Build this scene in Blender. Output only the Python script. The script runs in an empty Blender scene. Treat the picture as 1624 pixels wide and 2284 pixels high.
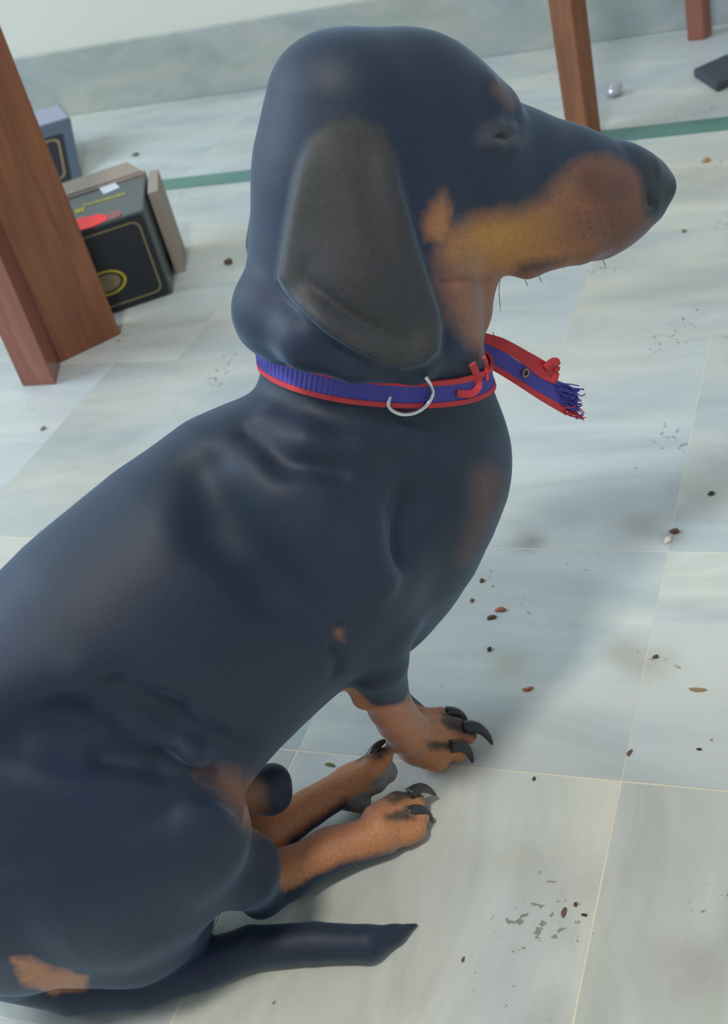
import bpy, bmesh, math, random
import numpy as np
from mathutils import Vector

# ---------------------------------------------------------------- camera
CX, CY, F, HC = 812, 1142, 2700.0, 0.8
PT, RO, YA = [math.radians(a) for a in (34.565, -16.063, -27.827)]
FW = np.array([math.cos(PT)*math.sin(YA), math.cos(PT)*math.cos(YA), -math.sin(PT)])
_r = np.array([math.cos(YA), -math.sin(YA), 0.0]); _u = np.cross(_r, FW)
RX = math.cos(RO)*_r + math.sin(RO)*_u
UP = -math.sin(RO)*_r + math.cos(RO)*_u
CAM = np.array([0, 0, HC])
SC = bpy.context.scene
COL = SC.collection
cd = bpy.data.cameras.new('camera'); cam = bpy.data.objects.new('camera', cd); COL.objects.link(cam)
cd.sensor_fit = 'VERTICAL'; cd.sensor_height = 24.0; cd.lens = 24.0*F/2284
cd.clip_start = 0.01
from mathutils import Matrix
cam.matrix_world = Matrix(((RX[0], UP[0], -FW[0], 0), (RX[1], UP[1], -FW[1], 0), (RX[2], UP[2], -FW[2], HC), (0, 0, 0, 1)))
SC.camera = cam
cd.dof.use_dof = True; cd.dof.focus_distance = 0.95; cd.dof.aperture_fstop = 7.0

# ---------------------------------------------------------------- light
wd = bpy.data.worlds.new('world'); SC.world = wd; wd.use_nodes = True
wd.node_tree.nodes['Background'].inputs[0].default_value = (0.72, 0.80, 0.88, 1)
wd.node_tree.nodes['Background'].inputs[1].default_value = 0.50
def area(name, loc, target, sx, sy, power, color):
    l = bpy.data.lights.new(name, 'AREA'); l.shape = 'RECTANGLE'; l.size = sx; l.size_y = sy
    l.energy = power; l.color = color
    o = bpy.data.objects.new(name, l); COL.objects.link(o); o.location = loc
    o.rotation_euler = (Vector(target)-Vector(loc)).to_track_quat('-Z', 'Y').to_euler(); return o
area('window_light', (-4.4, 0.3, 2.6), (-0.5, 0.8, 0.2), 2.8, 2.6, 165, (0.70, 0.85, 1.0))
area('ceiling_light', (-0.36, -0.25, 2.7), (-0.3, 0.6, 0), 0.30, 0.30, 38, (1.0, 0.97, 0.90))
SC.view_settings.view_transform = 'Standard'; SC.view_settings.look = 'None'
SC.view_settings.gamma = 1.0; SC.view_settings.use_curve_mapping = False
SC.view_settings.exposure = 0.0

# ---------------------------------------------------------------- helpers
def ray(px, py): return FW + RX*((px-CX)/F) - UP*((py-CY)/F)
def fl(px, py, z=0.0):
    d = ray(px, py); return CAM + d*((z-HC)/d[2])
HD = math.radians(50)
HV = np.array([math.cos(HD), math.sin(HD), 0.0]); NV = np.array([-math.sin(HD), math.cos(HD), 0.0])
S0 = np.array([-0.604, 0.387, 0.0])
def pl(px, py, lat=0.0):
    d = ray(px, py); return CAM + d*((((S0+NV*lat)-CAM) @ NV)/(d @ NV))
def depth(p): return (p-CAM) @ FW
def proj(P):
    d = P-CAM; z = d @ FW
    return CX+F*(d @ RX)/z, CY-F*(d @ UP)/z, z

def mat(name, color, rough=0.5, metal=0.0, **kw):
    m = bpy.data.materials.new(name); m.use_nodes = True
    b = m.node_tree.nodes['Principled BSDF']
    b.inputs['Base Color'].default_value = (*color, 1); b.inputs['Roughness'].default_value = rough
    b.inputs['Metallic'].default_value = metal
    for k, v in kw.items(): b.inputs[k.replace('_', ' ')].default_value = v
    return m
def nd(m, t, **kw):
    n = m.node_tree.nodes.new(t)
    for k, v in kw.items():
        if hasattr(n, k): setattr(n, k, v)
        else: n.inputs[k].default_value = v
    return n
def lk(m, a, ao, b, bi): m.node_tree.links.new(a.outputs[ao], b.inputs[bi])
def bump(m, scale, strength, dist=0.001, detail=4, vec=None):
    t = nd(m, 'ShaderNodeTexNoise'); t.inputs['Scale'].default_value = scale; t.inputs['Detail'].default_value = detail
    c = nd(m, 'ShaderNodeTexCoord'); mp = nd(m, 'ShaderNodeMapping')
    if vec: mp.inputs['Scale'].default_value = vec
    lk(m, c, 'Object', mp, 0); lk(m, mp, 0, t, 0)
    b = nd(m, 'ShaderNodeBump'); b.inputs['Strength'].default_value = strength; b.inputs['Distance'].default_value = dist
    lk(m, t, 0, b, 'Height'); lk(m, b, 0, m.node_tree.nodes['Principled BSDF'], 'Normal')
def ramp(m, stops):
    r = nd(m, 'ShaderNodeValToRGB'); e = r.color_ramp.elements
    e[0].position, e[0].color = stops[0][0], (*stops[0][1], 1)
    e[1].position, e[1].color = stops[1][0], (*stops[1][1], 1)
    for p, c in stops[2:]:
        q = e.new(p); q.color = (*c, 1)
    return r
def link(name, me, m=None, parent=None, smooth=False):
    o = bpy.data.objects.new(name, me); COL.objects.link(o)
    if m: 
        for q in (m if isinstance(m, (list, tuple)) else [m]): me.materials.append(q)
    if smooth: me.polygons.foreach_set('use_smooth', [True]*len(me.polygons))
    if parent: o.parent = parent; o.matrix_parent_inverse = parent.matrix_world.inverted()
    return o
def empty(name, loc, label, cat, group=None):
    o = bpy.data.objects.new(name, None); COL.objects.link(o); o.location = loc
    o.matrix_world = Matrix.Translation(loc); o.empty_display_size = 0.05
    return tag(o, label, cat, group)
def tag(o, label, cat, group=None):
    o['label'] = label; o['category'] = cat
    if group: o['group'] = group
    return o
def mesh(name, verts, faces):
    me = bpy.data.meshes.new(name); me.from_pydata([tuple(map(float, v)) for v in verts], [], faces); me.validate(); me.update(); return me
def prism_mesh(name, foot, z0, z1, bevel=0.0, top=None, seg=2):
    bm = bmesh.new(); n = len(foot); top = top or foot
    a = [bm.verts.new((p[0], p[1], z0)) for p in foot]; b = [bm.verts.new((p[0], p[1], z1)) for p in top]
    bm.faces.new(a[::-1]); bm.faces.new(b)
    for i in range(n): bm.faces.new((a[i], a[(i+1) % n], b[(i+1) % n], b[i]))
    bmesh.ops.recalc_face_normals(bm, faces=bm.faces)
    if bevel: bmesh.ops.bevel(bm, geom=bm.edges[:], offset=bevel, segments=seg, profile=0.5, affect='EDGES')
    me = bpy.data.meshes.new(name); bm.to_mesh(me); bm.free(); return me
def tube_mesh(name, pts, radii, seg=12, flat=1.0, side=None):
    pts = [np.array(p, float) for p in pts]; V = []; Fc = []
    n = len(pts); ref = np.array(side if side is not None else (0, 0, 1.0))
    for i, p in enumerate(pts):
        t = pts[min(i+1, n-1)]-pts[max(i-1, 0)]; t = t/np.linalg.norm(t)
        a = np.cross(t, ref); a /= np.linalg.norm(a); b = np.cross(a, t)
        for k in range(seg):
            w = 2*math.pi*k/seg; V.append(p+radii[i]*(math.cos(w)*a*flat+math.sin(w)*b))
    for i in range(n-1):
        for k in range(seg):
            Fc.append((i*seg+k, i*seg+(k+1) % seg, (i+1)*seg+(k+1) % seg, (i+1)*seg+k))
    Fc.append(tuple(range(seg))[::-1]); Fc.append(tuple((n-1)*seg+k for k in range(seg)))
    return mesh(name, V, Fc)
def spline(P, n):
    P = [np.array(p, float) for p in P]; out = []; m = len(P)-1
    for i in range(n):
        t = i/(n-1)*m; k = min(int(t), m-1); u = t-k
        p0, p1, p2, p3 = P[max(k-1, 0)], P[k], P[k+1], P[min(k+2, m)]
        out.append(0.5*((2*p1)+(-p0+p2)*u+(2*p0-5*p1+4*p2-p3)*u*u+(-p0+3*p1-3*p2+p3)*u**3))
    return out

# ---------------------------------------------------------------- materials
_b = (0.24, 0.19, 0.14)
STAINS_AND_SHADOWS = [(1180, 1208, 0.030, 0.5, (0.2, 0.15, 0.12)), (1430, 1175, 0.055, 0.4, _b), (1570, 1110, 0.06, 0.35, _b), (1500, 1200, 0.02, 0.6, _b), (1440, 1470, 0.05, 0.35, (0.3, 0.26, 0.17)), (1130, 1480, 0.04, 0.3, (0.3, 0.27, 0.15)), (1380, 1450, 0.03, 0.35, (0.3, 0.28, 0.2)), (1140, 1900, 0.06, 0.25, (0.33, 0.30, 0.18)), (1280, 1960, 0.06, 0.25, (0.3, 0.27, 0.2)), (1560, 400, 0.14, 0.3, (0.32, 0.25, 0.16)), (520, 200, 0.2, 0.25, _b), (1540, 2160, 0.05, 0.25, _b), (450, 740, 0.12, 0.15, _b)]  # floor stains, plus leg's shadow and faint shadow strip at right, painted brown
def marble(name, tint, vein, rough=0.32, sc=(1.0, 3.2, 1.5), dirt=0.7):
    m = mat(name, tint, rough); b = m.node_tree.nodes['Principled BSDF']
    g = nd(m, 'ShaderNodeNewGeometry')
    at = nd(m, 'ShaderNodeAttribute', attribute_name='tile')
    mp = nd(m, 'ShaderNodeMapping'); mp.inputs['Scale'].default_value = sc
    lk(m, g, 'Position', mp, 0); lk(m, at, 'Vector', mp, 'Location')
    n1 = nd(m, 'ShaderNodeTexNoise', Scale=3.2, Detail=6.0, Roughness=0.6, Distortion=0.8)
    lk(m, mp, 0, n1, 0)
    r1 = ramp(m, [(0.30, vein), (0.62, tint)]); lk(m, n1, 0, r1, 0)
    n2 = nd(m, 'ShaderNodeTexNoise', Scale=1.6, Detail=3.0); lk(m, mp, 0, n2, 0)
    r2 = ramp(m, [(0.35, (0.92, 0.97, 1.04)), (0.65, (1.03, 1.01, 0.94))]); lk(m, n2, 0, r2, 0)
    mx = nd(m, 'ShaderNodeMix', data_type='RGBA', blend_type='MULTIPLY'); mx.inputs[0].default_value = 1
    lk(m, r1, 0, mx, 6); lk(m, r2, 0, mx, 7)
    # brown dirt specks and smears
    n3 = nd(m, 'ShaderNodeTexNoise', Scale=130.0, Detail=3.0); lk(m, g, 'Position', n3, 0)
    n4 = nd(m, 'ShaderNodeTexNoise', Scale=7.0, Detail=3.0); lk(m, g, 'Position', n4, 0)
    ml = nd(m, 'ShaderNodeMath', operation='MULTIPLY'); lk(m, n3, 0, ml, 0); lk(m, n4, 0, ml, 1)
    r3 = ramp(m, [(0.392, (0, 0, 0)), (0.42, (dirt, dirt, dirt))]); lk(m, ml, 0, r3, 0)
    mx2 = nd(m, 'ShaderNodeMix', data_type='RGBA'); lk(m, r3, 0, mx2, 0); lk(m, mx, 2, mx2, 6)
    mx2.inputs[7].default_value = (0.17, 0.13, 0.08, 1)
    n5 = nd(m, 'ShaderNodeTexNoise', Scale=22.0, Detail=4.0); lk(m, g, 'Position', n5, 0)
    sp = nd(m, 'ShaderNodeSeparateXYZ'); lk(m, at, 'Vector', sp, 0)
    mr = nd(m, 'ShaderNodeMapRange'); mr.inputs['From Max'].default_value = 40; mr.inputs['To Min'].default_value = 0.93; mr.inputs['To Max'].default_value = 1.07
    lk(m, sp, 0, mr, 0)
    mx3 = nd(m, 'ShaderNodeMix', data_type='RGBA', blend_type='MULTIPLY'); mx3.inputs[0].default_value = 1
    last = mx2
    if dirt > 0:
        for (sx, sy, sr, sa, scol) in STAINS_AND_SHADOWS:  # stains and painted shadow patches tint the floor colour
            c_ = fl(sx, sy); dn = nd(m, 'ShaderNodeVectorMath', operation='DISTANCE'); dn.inputs[1].default_value = tuple(c_); lk(m, g, 'Position', dn, 0)
            mr_ = nd(m, 'ShaderNodeMapRange', interpolation_type='SMOOTHSTEP'); mr_.inputs['From Max'].default_value = sr; mr_.inputs['To Min'].default_value = sa*2; mr_.inputs['To Max'].default_value = 0
            lk(m, dn, 'Value', mr_, 0); mm = nd(m, 'ShaderNodeMath', operation='MULTIPLY', use_clamp=True); lk(m, mr_, 0, mm, 0); lk(m, n5, 0, mm, 1)
            q = nd(m, 'ShaderNodeMix', data_type='RGBA'); lk(m, mm, 0, q, 0); lk(m, last, 2, q, 6); q.inputs[7].default_value = (*scol, 1); last = q
    lk(m, last, 2, mx3, 6); lk(m, mr, 0, mx3, 7); lk(m, mx3, 2, b, 'Base Color')
    return m
M_FLOOR = marble('marble_tile', (0.55, 0.575, 0.55), (0.40, 0.44, 0.43), 0.42)
M_FLOORB = marble('marble_tile_streaked', (0.63, 0.635, 0.57), (0.45, 0.46, 0.405), 0.42, (4.0, 1.0, 1.5))
M_SKIRT = marble('marble_skirting', (0.46, 0.48, 0.45), (0.32, 0.37, 0.34), 0.35, (2.0, 1, 4.0), 0.0)
M_GROUT = mat('grout', (0.74, 0.69, 0.55), 0.8); bump(M_GROUT, 300, 0.4)
M_GREEN = marble('green_marble', (0.10, 0.27, 0.21), (0.06, 0.19, 0.17))
M_WALL = mat('white_paint', (0.68, 0.68, 0.59), 0.6); bump(M_WALL, 60, 0.1)
def wood(name, c1, c2, rough=0.38):
    m = mat(name, c1, rough); b = m.node_tree.nodes['Principled BSDF']
    tc = nd(m, 'ShaderNodeTexCoord'); mp = nd(m, 'ShaderNodeMapping'); mp.inputs['Scale'].default_value = (22, 22, 2.2)
    lk(m, tc, 'Object', mp, 0)
    n = nd(m, 'ShaderNodeTexNoise', Scale=2.0, Detail=5.0, Distortion=1.0); lk(m, mp, 0, n, 0)
    r = ramp(m, [(0.3, c2), (0.7, c1)]); lk(m, n, 0, r, 0); lk(m, r, 0, b, 'Base Color')
    bp = nd(m, 'ShaderNodeBump', Strength=0.15, Distance=0.001); lk(m, n, 0, bp, 'Height'); lk(m, bp, 0, b, 'Normal')
    return m
M_WOOD = wood('varnished_wood', (0.27, 0.10, 0.040), (0.17, 0.058, 0.026))
M_WOODR = wood('reddish_wood', (0.33, 0.125, 0.085), (0.22, 0.08, 0.055), 0.3)
M_BLACKCARD = mat('black_card', (0.012, 0.014, 0.02), 0.35)
M_GREYCARD = mat('dark_grey_card', (0.055, 0.075, 0.075), 0.3)
M_GOLD = mat('gold_print', (0.24, 0.19, 0.10), 0.45, 0.2)
M_YELLOW = mat('yellow_print', (0.42, 0.36, 0.02), 0.5)
M_RED = mat('red_print', (0.85, 0.02, 0.03), 0.5)
M_REDD = mat('dull_red_print', (0.28, 0.08, 0.09), 0.5)
M_STICK = mat('white_sticker', (0.62, 0.66, 0.75), 0.5)
M_KRAFT = mat('brown_card', (0.34, 0.29, 0.24), 0.8); bump(M_KRAFT, 90, 0.2)
M_LAV = mat('lavender_card', (0.33, 0.34, 0.45), 0.4)
M_SLATE = mat('slate_card', (0.07, 0.10, 0.13), 0.35)

# ---------------------------------------------------------------- room shell
XG = [-0.188+0.3*k for k in range(-12, 8)]
YG = [-0.235, 0.065, 0.367, 0.665, 0.967, 1.40, 1.72, 2.10]
rng = random.Random(4)
V = []; Fc = []; MI = []; TV = []
def tile(x0, x1, y0, y1, mi, z=0.0, t=None):
    i = len(V); V.extend([(x0, y0, z), (x1, y0, z), (x1, y1, z), (x0, y1, z)]); Fc.append((i, i+1, i+2, i+3)); MI.append(mi)
    TV.extend([t or (rng.random()*40, rng.random()*40, 0)]*4)
for j in range(len(YG)-1):
    for i in range(len(XG)-1):
        gy = 0.0009 if j in (1, 2, 3) else 0.0006; gx = {1: 0.0009, 2: 0.0010, 3: 0.0004}.get(j, 0.0005)
        off = 0.0 if YG[j] < 1.2 else 0.11
        tile(XG[i]+gx+off, XG[i+1]-gx+off, YG[j]+(0.0006 if j == 4 else gy), YG[j+1]-(0.0011 if j == 3 else gy), 2 if j <= 2 and i != 13 else 0)
for i in range(0, len(XG)-2, 2):
    tile(XG[i]+0.0006+0.05, XG[i+2]-0.0006+0.05, 2.165, 2.70, 0)
tile(XG[0], XG[-1], YG[0]-0.3, YG[0], 0)
tile(XG[0]-0.2, XG[-1]+0.3, -0.6, 2.75, 1, -0.0002)
me = mesh('floor', V, Fc)
at = me.attributes.new('tile', 'FLOAT_VECTOR', 'POINT'); at.data.foreach_set('vector', [c for t in TV for c in t])
fo = link('floor', me, [M_FLOOR, M_GROUT, M_FLOORB]); me.polygons.foreach_set('material_index', MI); fo['kind'] = 'structure'
for n, (x0, x1, y0, y1) in enumerate([(XG[0], XG[-1], 2.101, 2.164), (XG[0], -0.742, 0.300, 0.3655)]):
    me = prism_mesh('strip', [(x0, y0), (x1, y0), (x1, y1), (x0, y1)], -0.001, 0.0006)
    o = link('trim_%d' % (n+1), me, M_GREEN); o['kind'] = 'structure'
o = link('wall_back', prism_mesh('wall', [(-4, 2.715), (1.6, 2.715), (1.6, 2.80), (-4, 2.80)], -0.01, 2.6), M_WALL); o['kind'] = 'structure'
o = link('baseboard_back', prism_mesh('skirting', [(-4, 2.70), (1.6, 2.70), (1.6, 2.7149), (-4, 2.7149)], 0.0, 0.16, 0.002), M_SKIRT); o['kind'] = 'structure'

# ---------------------------------------------------------------- furniture legs
k8 = 0.8
A = np.array((-1.534, 1.673))*k8; B = np.array((-1.456, 1.675))*k8; B2 = np.array((-1.495, 1.758))*k8; C3 = np.array((-1.409, 1.865))*k8
d = B2-B
t = empty('table_leg', (A[0]*.5+C3[0]*.5, A[1]*.5+C3[1]*.5, 0), 'thick brown wooden table leg of two joined boards standing left beside the black boxes', 'table leg')
link('post', prism_mesh('post', [A, B, B+d, A+d], 0, 0.78, 0.002), M_WOODR, t)
nb = np.array((-0.78, 0.62))*0.045
link('panel', prism_mesh('panel', [B2, C3, C3+nb, B2+nb], 0, 0.78, 0.002), M_WOOD, t)
def leg(name, pts, label, cat, m, h=0.75):
    P = [fl(*p)[:2] for p in pts]; P.append(P[0]+P[2]-P[1])
    c = sum(P)/4; o = link(name, prism_mesh(name, P, 0, h, 0.003, [c+(p-c)*1.12 for p in P]), m); return tag(o, label, cat)
leg('table_leg', [(1266, 318), (1314, 330), (1344, 312)], 'slim orange-brown square wooden leg standing behind the tip of the dog\'s muzzle', 'table leg', M_WOOD)
leg('table_leg', [(1533, 92), (1572, 89), (1590, 76)], 'short visible end of a dark reddish wooden leg near the wall at top right', 'table leg', M_WOODR)

# ---------------------------------------------------------------- boxes
def vup(p, px, py):      # height above floor point p where the vertical through p meets image row py
    z = 0.0
    for _ in range(60):
        q = proj(np.array([p[0], p[1], z])); z += (q[1]-py)*0.0004
    return z
def face_frame(o3, ex, ez):   # helper for prints: maps (u,v) on a face
    return lambda u, v, off: o3+ex*u+ez*v+np.cross(ex, ez)*off
def decal(name, f, poly, m, parent, th=0.0006):
    n = len(poly); V = [f(u, v, 0.0002) for u, v in poly]+[f(u, v, 0.0002+th) for u, v in poly]
    Fc = [tuple(range(n))[::-1], tuple(range(n, 2*n))]+[(i, (i+1) % n, n+(i+1) % n, n+i) for i in range(n)]
    return link(name, mesh(name, V, Fc), m, parent)
def ringdecal(name, f, outer, inner, m, parent, th=0.0006):
    n = len(outer); V = [f(u, v, 0.0002+th) for u, v in outer]+[f(u, v, 0.0002+th) for u, v in inner]
    Fc = [(i, (i+1) % n, n+(i+1) % n, n+i) for i in range(n)]
    return link(name, mesh(name, V, Fc), m, parent)
def rrect(x0, x1, y0, y1, r, n=6):
    P = []
    for cx, cy, a0 in ((x1-r, y1-r, 0), (x0+r, y1-r, 90), (x0+r, y0+r, 180), (x1-r, y0+r, 270)):
        for i in range(n+1):
            a = math.radians(a0+90*i/n); P.append((cx+r*math.cos(a), cy+r*math.sin(a)))
    return P
BL = fl(262, 697); BR = fl(386, 655)
ex = (BR-BL)/np.linalg.norm(BR-BL); ez = np.array([0, 0, 1.0]); ey = np.cross(ez, ex)
hb = vup(BR, 0, 468); wb = 0.22; db = 0.18
t = empty('product_box', tuple(BR-ex*wb/2), 'black box with gold border, red print and white sticker, standing behind the wooden leg', 'box')
eyb = fl(324, 393, hb)-fl(320, 468, hb); eyb /= np.linalg.norm(eyb)
P = [BR-ex*wb, BR, BR+eyb*db, BR-ex*wb+eyb*db]
link('carton', prism_mesh('carton', P, 0.0, hb, 0.003), M_GREYCARD, t)
ff = face_frame(BR-ex*wb, ex, ez)
o = decal('front_panel', ff, rrect(0.004, wb-0.004, 0.003, hb-0.004, 0.008), M_BLACKCARD, t); o['label'] = 'black front panel'
ringf = lambda u, v, off: ff(u, v, off+0.0006)
o = ringdecal('gold_border', ringf, rrect(0.012, wb-0.013, 0.012, hb-0.012, 0.014), rrect(0.015, wb-0.016, 0.015, hb-0.015, 0.012), M_GOLD, t); o['label'] = 'thin gold border'
E_ = lambda a, b, n=28: [(wb-0.098+a*math.cos(2*math.pi*i/n), 0.055+b*math.sin(2*math.pi*i/n)) for i in range(n)]
o = ringdecal('emblem_ring', ringf, E_(0.034, 0.022), E_(0.029, 0.018), M_YELLOW, t); o['label'] = 'yellow oval ring'
o = decal('emblem', ringf, E_(0.024, 0.0145), M_GOLD, t); o['label'] = 'gold oval emblem'
ft = face_frame(BR-ex*wb+ez*hb, ex, ey)
O2 = BR-ex*wb
def tp(px, py):
    p = fl(px, py, hb)-O2; return (float(p @ ex), float(p @ ey))
decal('sticker', ft, [tp(232, 434), tp(267, 419), tp(249, 399), tp(213, 410)], M_STICK, t)['label'] = 'small white sticker'
la = np.array(tp(186, 462)); lb = np.array(tp(281, 434)); lu = (lb-la)/np.linalg.norm(lb-la); lv = np.array((-lu[1], lu[0])); LL = np.linalg.norm(lb-la)
for k in range(11):
    p = la+lu*LL*k/11; decal('lettering', ft, [tuple(p), tuple(p+lu*LL*0.065), tuple(p+lu*LL*0.065+lv*(0.009 if k % 3 else 0.012)), tuple(p+lv*0.010)], M_YELLOW, t)
for k in range(3):
    p = np.array(tp(168+k*7, 478-k*2)); decal('lettering', ft, [tuple(p), tuple(p+lu*0.0045), tuple(p+lu*0.0045+lv*0.022), tuple(p+lv*0.022)], M_YELLOW, t)
decal('red_print', ft, [tp(150, 522), tp(205, 507), tp(238, 492), tp(240, 482), tp(222, 478), tp(150, 493)], M_RED, t)['label'] = 'bright red print'
decal('dull_print', ft, [tp(241, 493), tp(265, 484), tp(273, 476), tp(266, 470), tp(243, 475)], M_REDD, t)['label'] = 'dull red print'
# brown cardboard behind
K1 = fl(392, 611)[:2]; K2 = fl(414, 605)[:2]; eb = eyb[:2]
o = link('cardboard_sheet', prism_mesh('cardboard_sheet', [K1, K2, K2+eb*0.112, K1+eb*0.112], 0, hb-0.002, 0.001), M_KRAFT)
tag(o, 'brown cardboard slab standing along the right side of the black gold-bordered box', 'cardboard')
Q_ = lambda a, b: (BR+ex*a+eyb*b)[:2]
t2 = empty('cardboard_sheet', (*Q_(-0.1, 0.195), 0), 'brown cardboard sheet with folded flap, standing behind the black gold-bordered box', 'cardboard')
link('panel', prism_mesh('panel', [Q_(-0.21, 0.184), Q_(0.000, 0.184), Q_(0.000, 0.198), Q_(-0.21, 0.198)], 0, hb+0.002, 0.001), M_KRAFT, t2)
fa = [np.array([*Q_(a, b), z]) for a, b, z in ((-0.21, 0.190, hb+0.002), (-0.005, 0.190, hb+0.002), (-0.030, 0.232, hb+0.012), (-0.21, 0.232, hb+0.012))]; off = ez*0.003
link('flap', mesh('flap', fa+[v+off for v in fa], [(3, 2, 1, 0), (4, 5, 6, 7), (0, 1, 5, 4), (1, 2, 6, 5), (2, 3, 7, 6), (3, 0, 4, 7)]), M_KRAFT, t2)
# back box
h2 = 0.10
Tc = fl(157, 262, h2); Tl = fl(88, 283, h2); Tb = fl(133, 232, h2); R0 = fl(184, 398)
e2 = (Tc-Tl)/np.linalg.norm(Tc-Tl); y2 = Tb-Tc; d2_ = np.linalg.norm(y2); y2 = y2/d2_; w2 = 0.20
up2 = Tc-R0; hh = np.linalg.norm(up2); u2 = up2/hh
t3 = empty('product_box', tuple(R0-e2*0.1+y2*0.06), 'dark slate box with pale lavender top, half hidden by the wooden leg', 'box')
link('carton', prism_mesh('carton', [(R0-e2*w2)[:2], R0[:2], (R0+y2*d2_)[:2], (R0-e2*w2+y2*d2_)[:2]], 0.0, h2, 0.003, [(Tc-e2*w2)[:2], Tc[:2], Tb[:2], (Tb-e2*w2)[:2]]), M_SLATE, t3)
f3 = face_frame(Tc-e2*w2, e2, y2)
decal('top_panel', f3, [(0.004, 0.004), (w2-0.004, 0.004), (w2-0.004, d2_-0.004), (0.004, d2_-0.004)], M_LAV, t3)['label'] = 'pale lavender top'
f4 = face_frame(R0-e2*w2, e2, u2)
decal('front_panel', f4, rrect(0.01, w2-0.024, 0.004, hh-0.035, 0.006), M_BLACKCARD, t3)['label'] = 'black front panel'
f5 = lambda u, v, off: f4(u, v, off+0.0006)
ringdecal('gold_border', f5, rrect(0.02, w2-0.034, -0.02+0.034, hh-0.044, 0.016), rrect(0.024, w2-0.039, 0.018, hh-0.049, 0.013), M_GOLD, t3)['label'] = 'thin gold border'

# ---------------------------------------------------------------- dog body field
VOX = 0.0022
H0, H1, L0_, L1_, Z0, Z1 = -0.24, 0.80, -0.175, 0.175, -0.004, 0.64
gh = np.arange(H0, H1, VOX, dtype=np.float32); gl = np.arange(L0_, L1_, VOX, dtype=np.float32); gz = np.arange(Z0, Z1, VOX, dtype=np.float32)
SHP = (len(gh), len(gl), len(gz))
def loc3(P): q = P-S0; return np.array([q @ HV, q @ NV, q[2]])
def glob(L): return S0+L[..., 0:1]*HV+L[..., 1:2]*NV+L[..., 2:3]*np.array([0, 0, 1.0])
def cp(p):
    """control point: (px,py,lateral,r_px) or ('z',px,py,height,r_px) -> local xyz, radius in metres"""
    if p[0] == 'z': w = fl(p[1], p[2], p[3]); r = p[4]
    elif p[0] == 's': w = hit(p[1], p[2]); w = w+ray(p[1], p[2])*p[3]; r = p[4]
    else: w = pl(p[0], p[1], p[2]); r = p[3]
    return loc3(w), r*depth(w)/F
def smin(a, b, k):
    h = np.maximum(k-np.abs(a-b), 0)/k; return np.minimum(a, b)-h*h*h*k/6
class Field:
    def __init__(s, inner=None): s.f = np.full(SHP, 0.5, np.float32); s.inner = inner
    def box(s, lo, hi):
        sl = []
        for g, a, b in zip((gh, gl, gz), lo, hi):
            i = max(int(np.searchsorted(g, a)), 0); j = min(int(np.searchsorted(g, b)), len(g)); sl.append(slice(i, max(j, i+1)))
        return tuple(sl)
    def chain(s, pts, sc=1.0, k=0.02, sub=False, mirror=False):
        C = [cp(p) for p in pts]
        if mirror: C = [(a*np.array([1, -1, 1]), q) for a, q in C]
        kk = s.inner if (s.inner and not sub) else k
        if len(C) == 1: C = C*2
        m = (k+0.012)*1.5
        for (a, ra), (b, rb) in zip(C[:-1], C[1:]):
            R = max(ra, rb)+m
            lo = np.minimum(a-ra, b-rb)-m; hi = np.maximum(a+ra, b+rb)+m
            sl = s.box(lo, hi); X = gh[sl[0]][:, None, None]; Y = gl[sl[1]][None, :, None]; Z = gz[sl[2]][None, None, :]
            Ys = Y/sc; a2 = a*np.array([1, 1/sc, 1]); b2 = b*np.array([1, 1/sc, 1]); ab = b2-a2; L2 = max(float(ab @ ab), 1e-9)
            tt = np.clip(((X-a2[0])*ab[0]+(Ys-a2[1])*ab[1]+(Z-a2[2])*ab[2])/L2, 0, 1)
            dd = np.sqrt((X-a2[0]-tt*ab[0])**2+(Ys-a2[1]-tt*ab[1])**2+(Z-a2[2]-tt*ab[2])**2)-(ra+(rb-ra)*tt)
            dd = (dd*(0.5+0.5*sc)).astype(np.float32)
            cur = s.f[sl]
            s.f[sl] = -smin(-cur, dd, k) if sub else smin(cur, dd, kk)
    def merge(s, o, k): s.f = smin(s.f, o.f, k)
T = Field()
def field_at(P):
    L = np.array([(P-S0) @ HV, (P-S0) @ NV, P[2]])
    g = [(L[0]-H0)/VOX, (L[1]-L0_)/VOX, (L[2]-Z0)/VOX]
    if any(v < 0 or v > n-2 for v, n in zip(g, SHP)): return 0.5
    i = [int(v) for v in g]; fr = [v-j for v, j in zip(g, i)]; r = 0
    for a in (0, 1):
        for b in (0, 1):
            for c in (0, 1):
                r += T.f[i[0]+a, i[1]+b, i[2]+c]*(fr[0] if a else 1-fr[0])*(fr[1] if b else 1-fr[1])*(fr[2] if c else 1-fr[2])
    return float(r)
def hit(px, py, t0=0.5, t1=1.3):
    d = ray(px, py); t = t0
    while t < t1:
        p = CAM+d*t
        if field_at(p) < 0.0: return p
        t += 0.0008
    return None
def grad(p, e=0.003):
    g = np.array([field_at(p+v*e)-field_at(p-v*e) for v in np.eye(3)]); return g/(np.linalg.norm(g)+1e-9)

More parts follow.
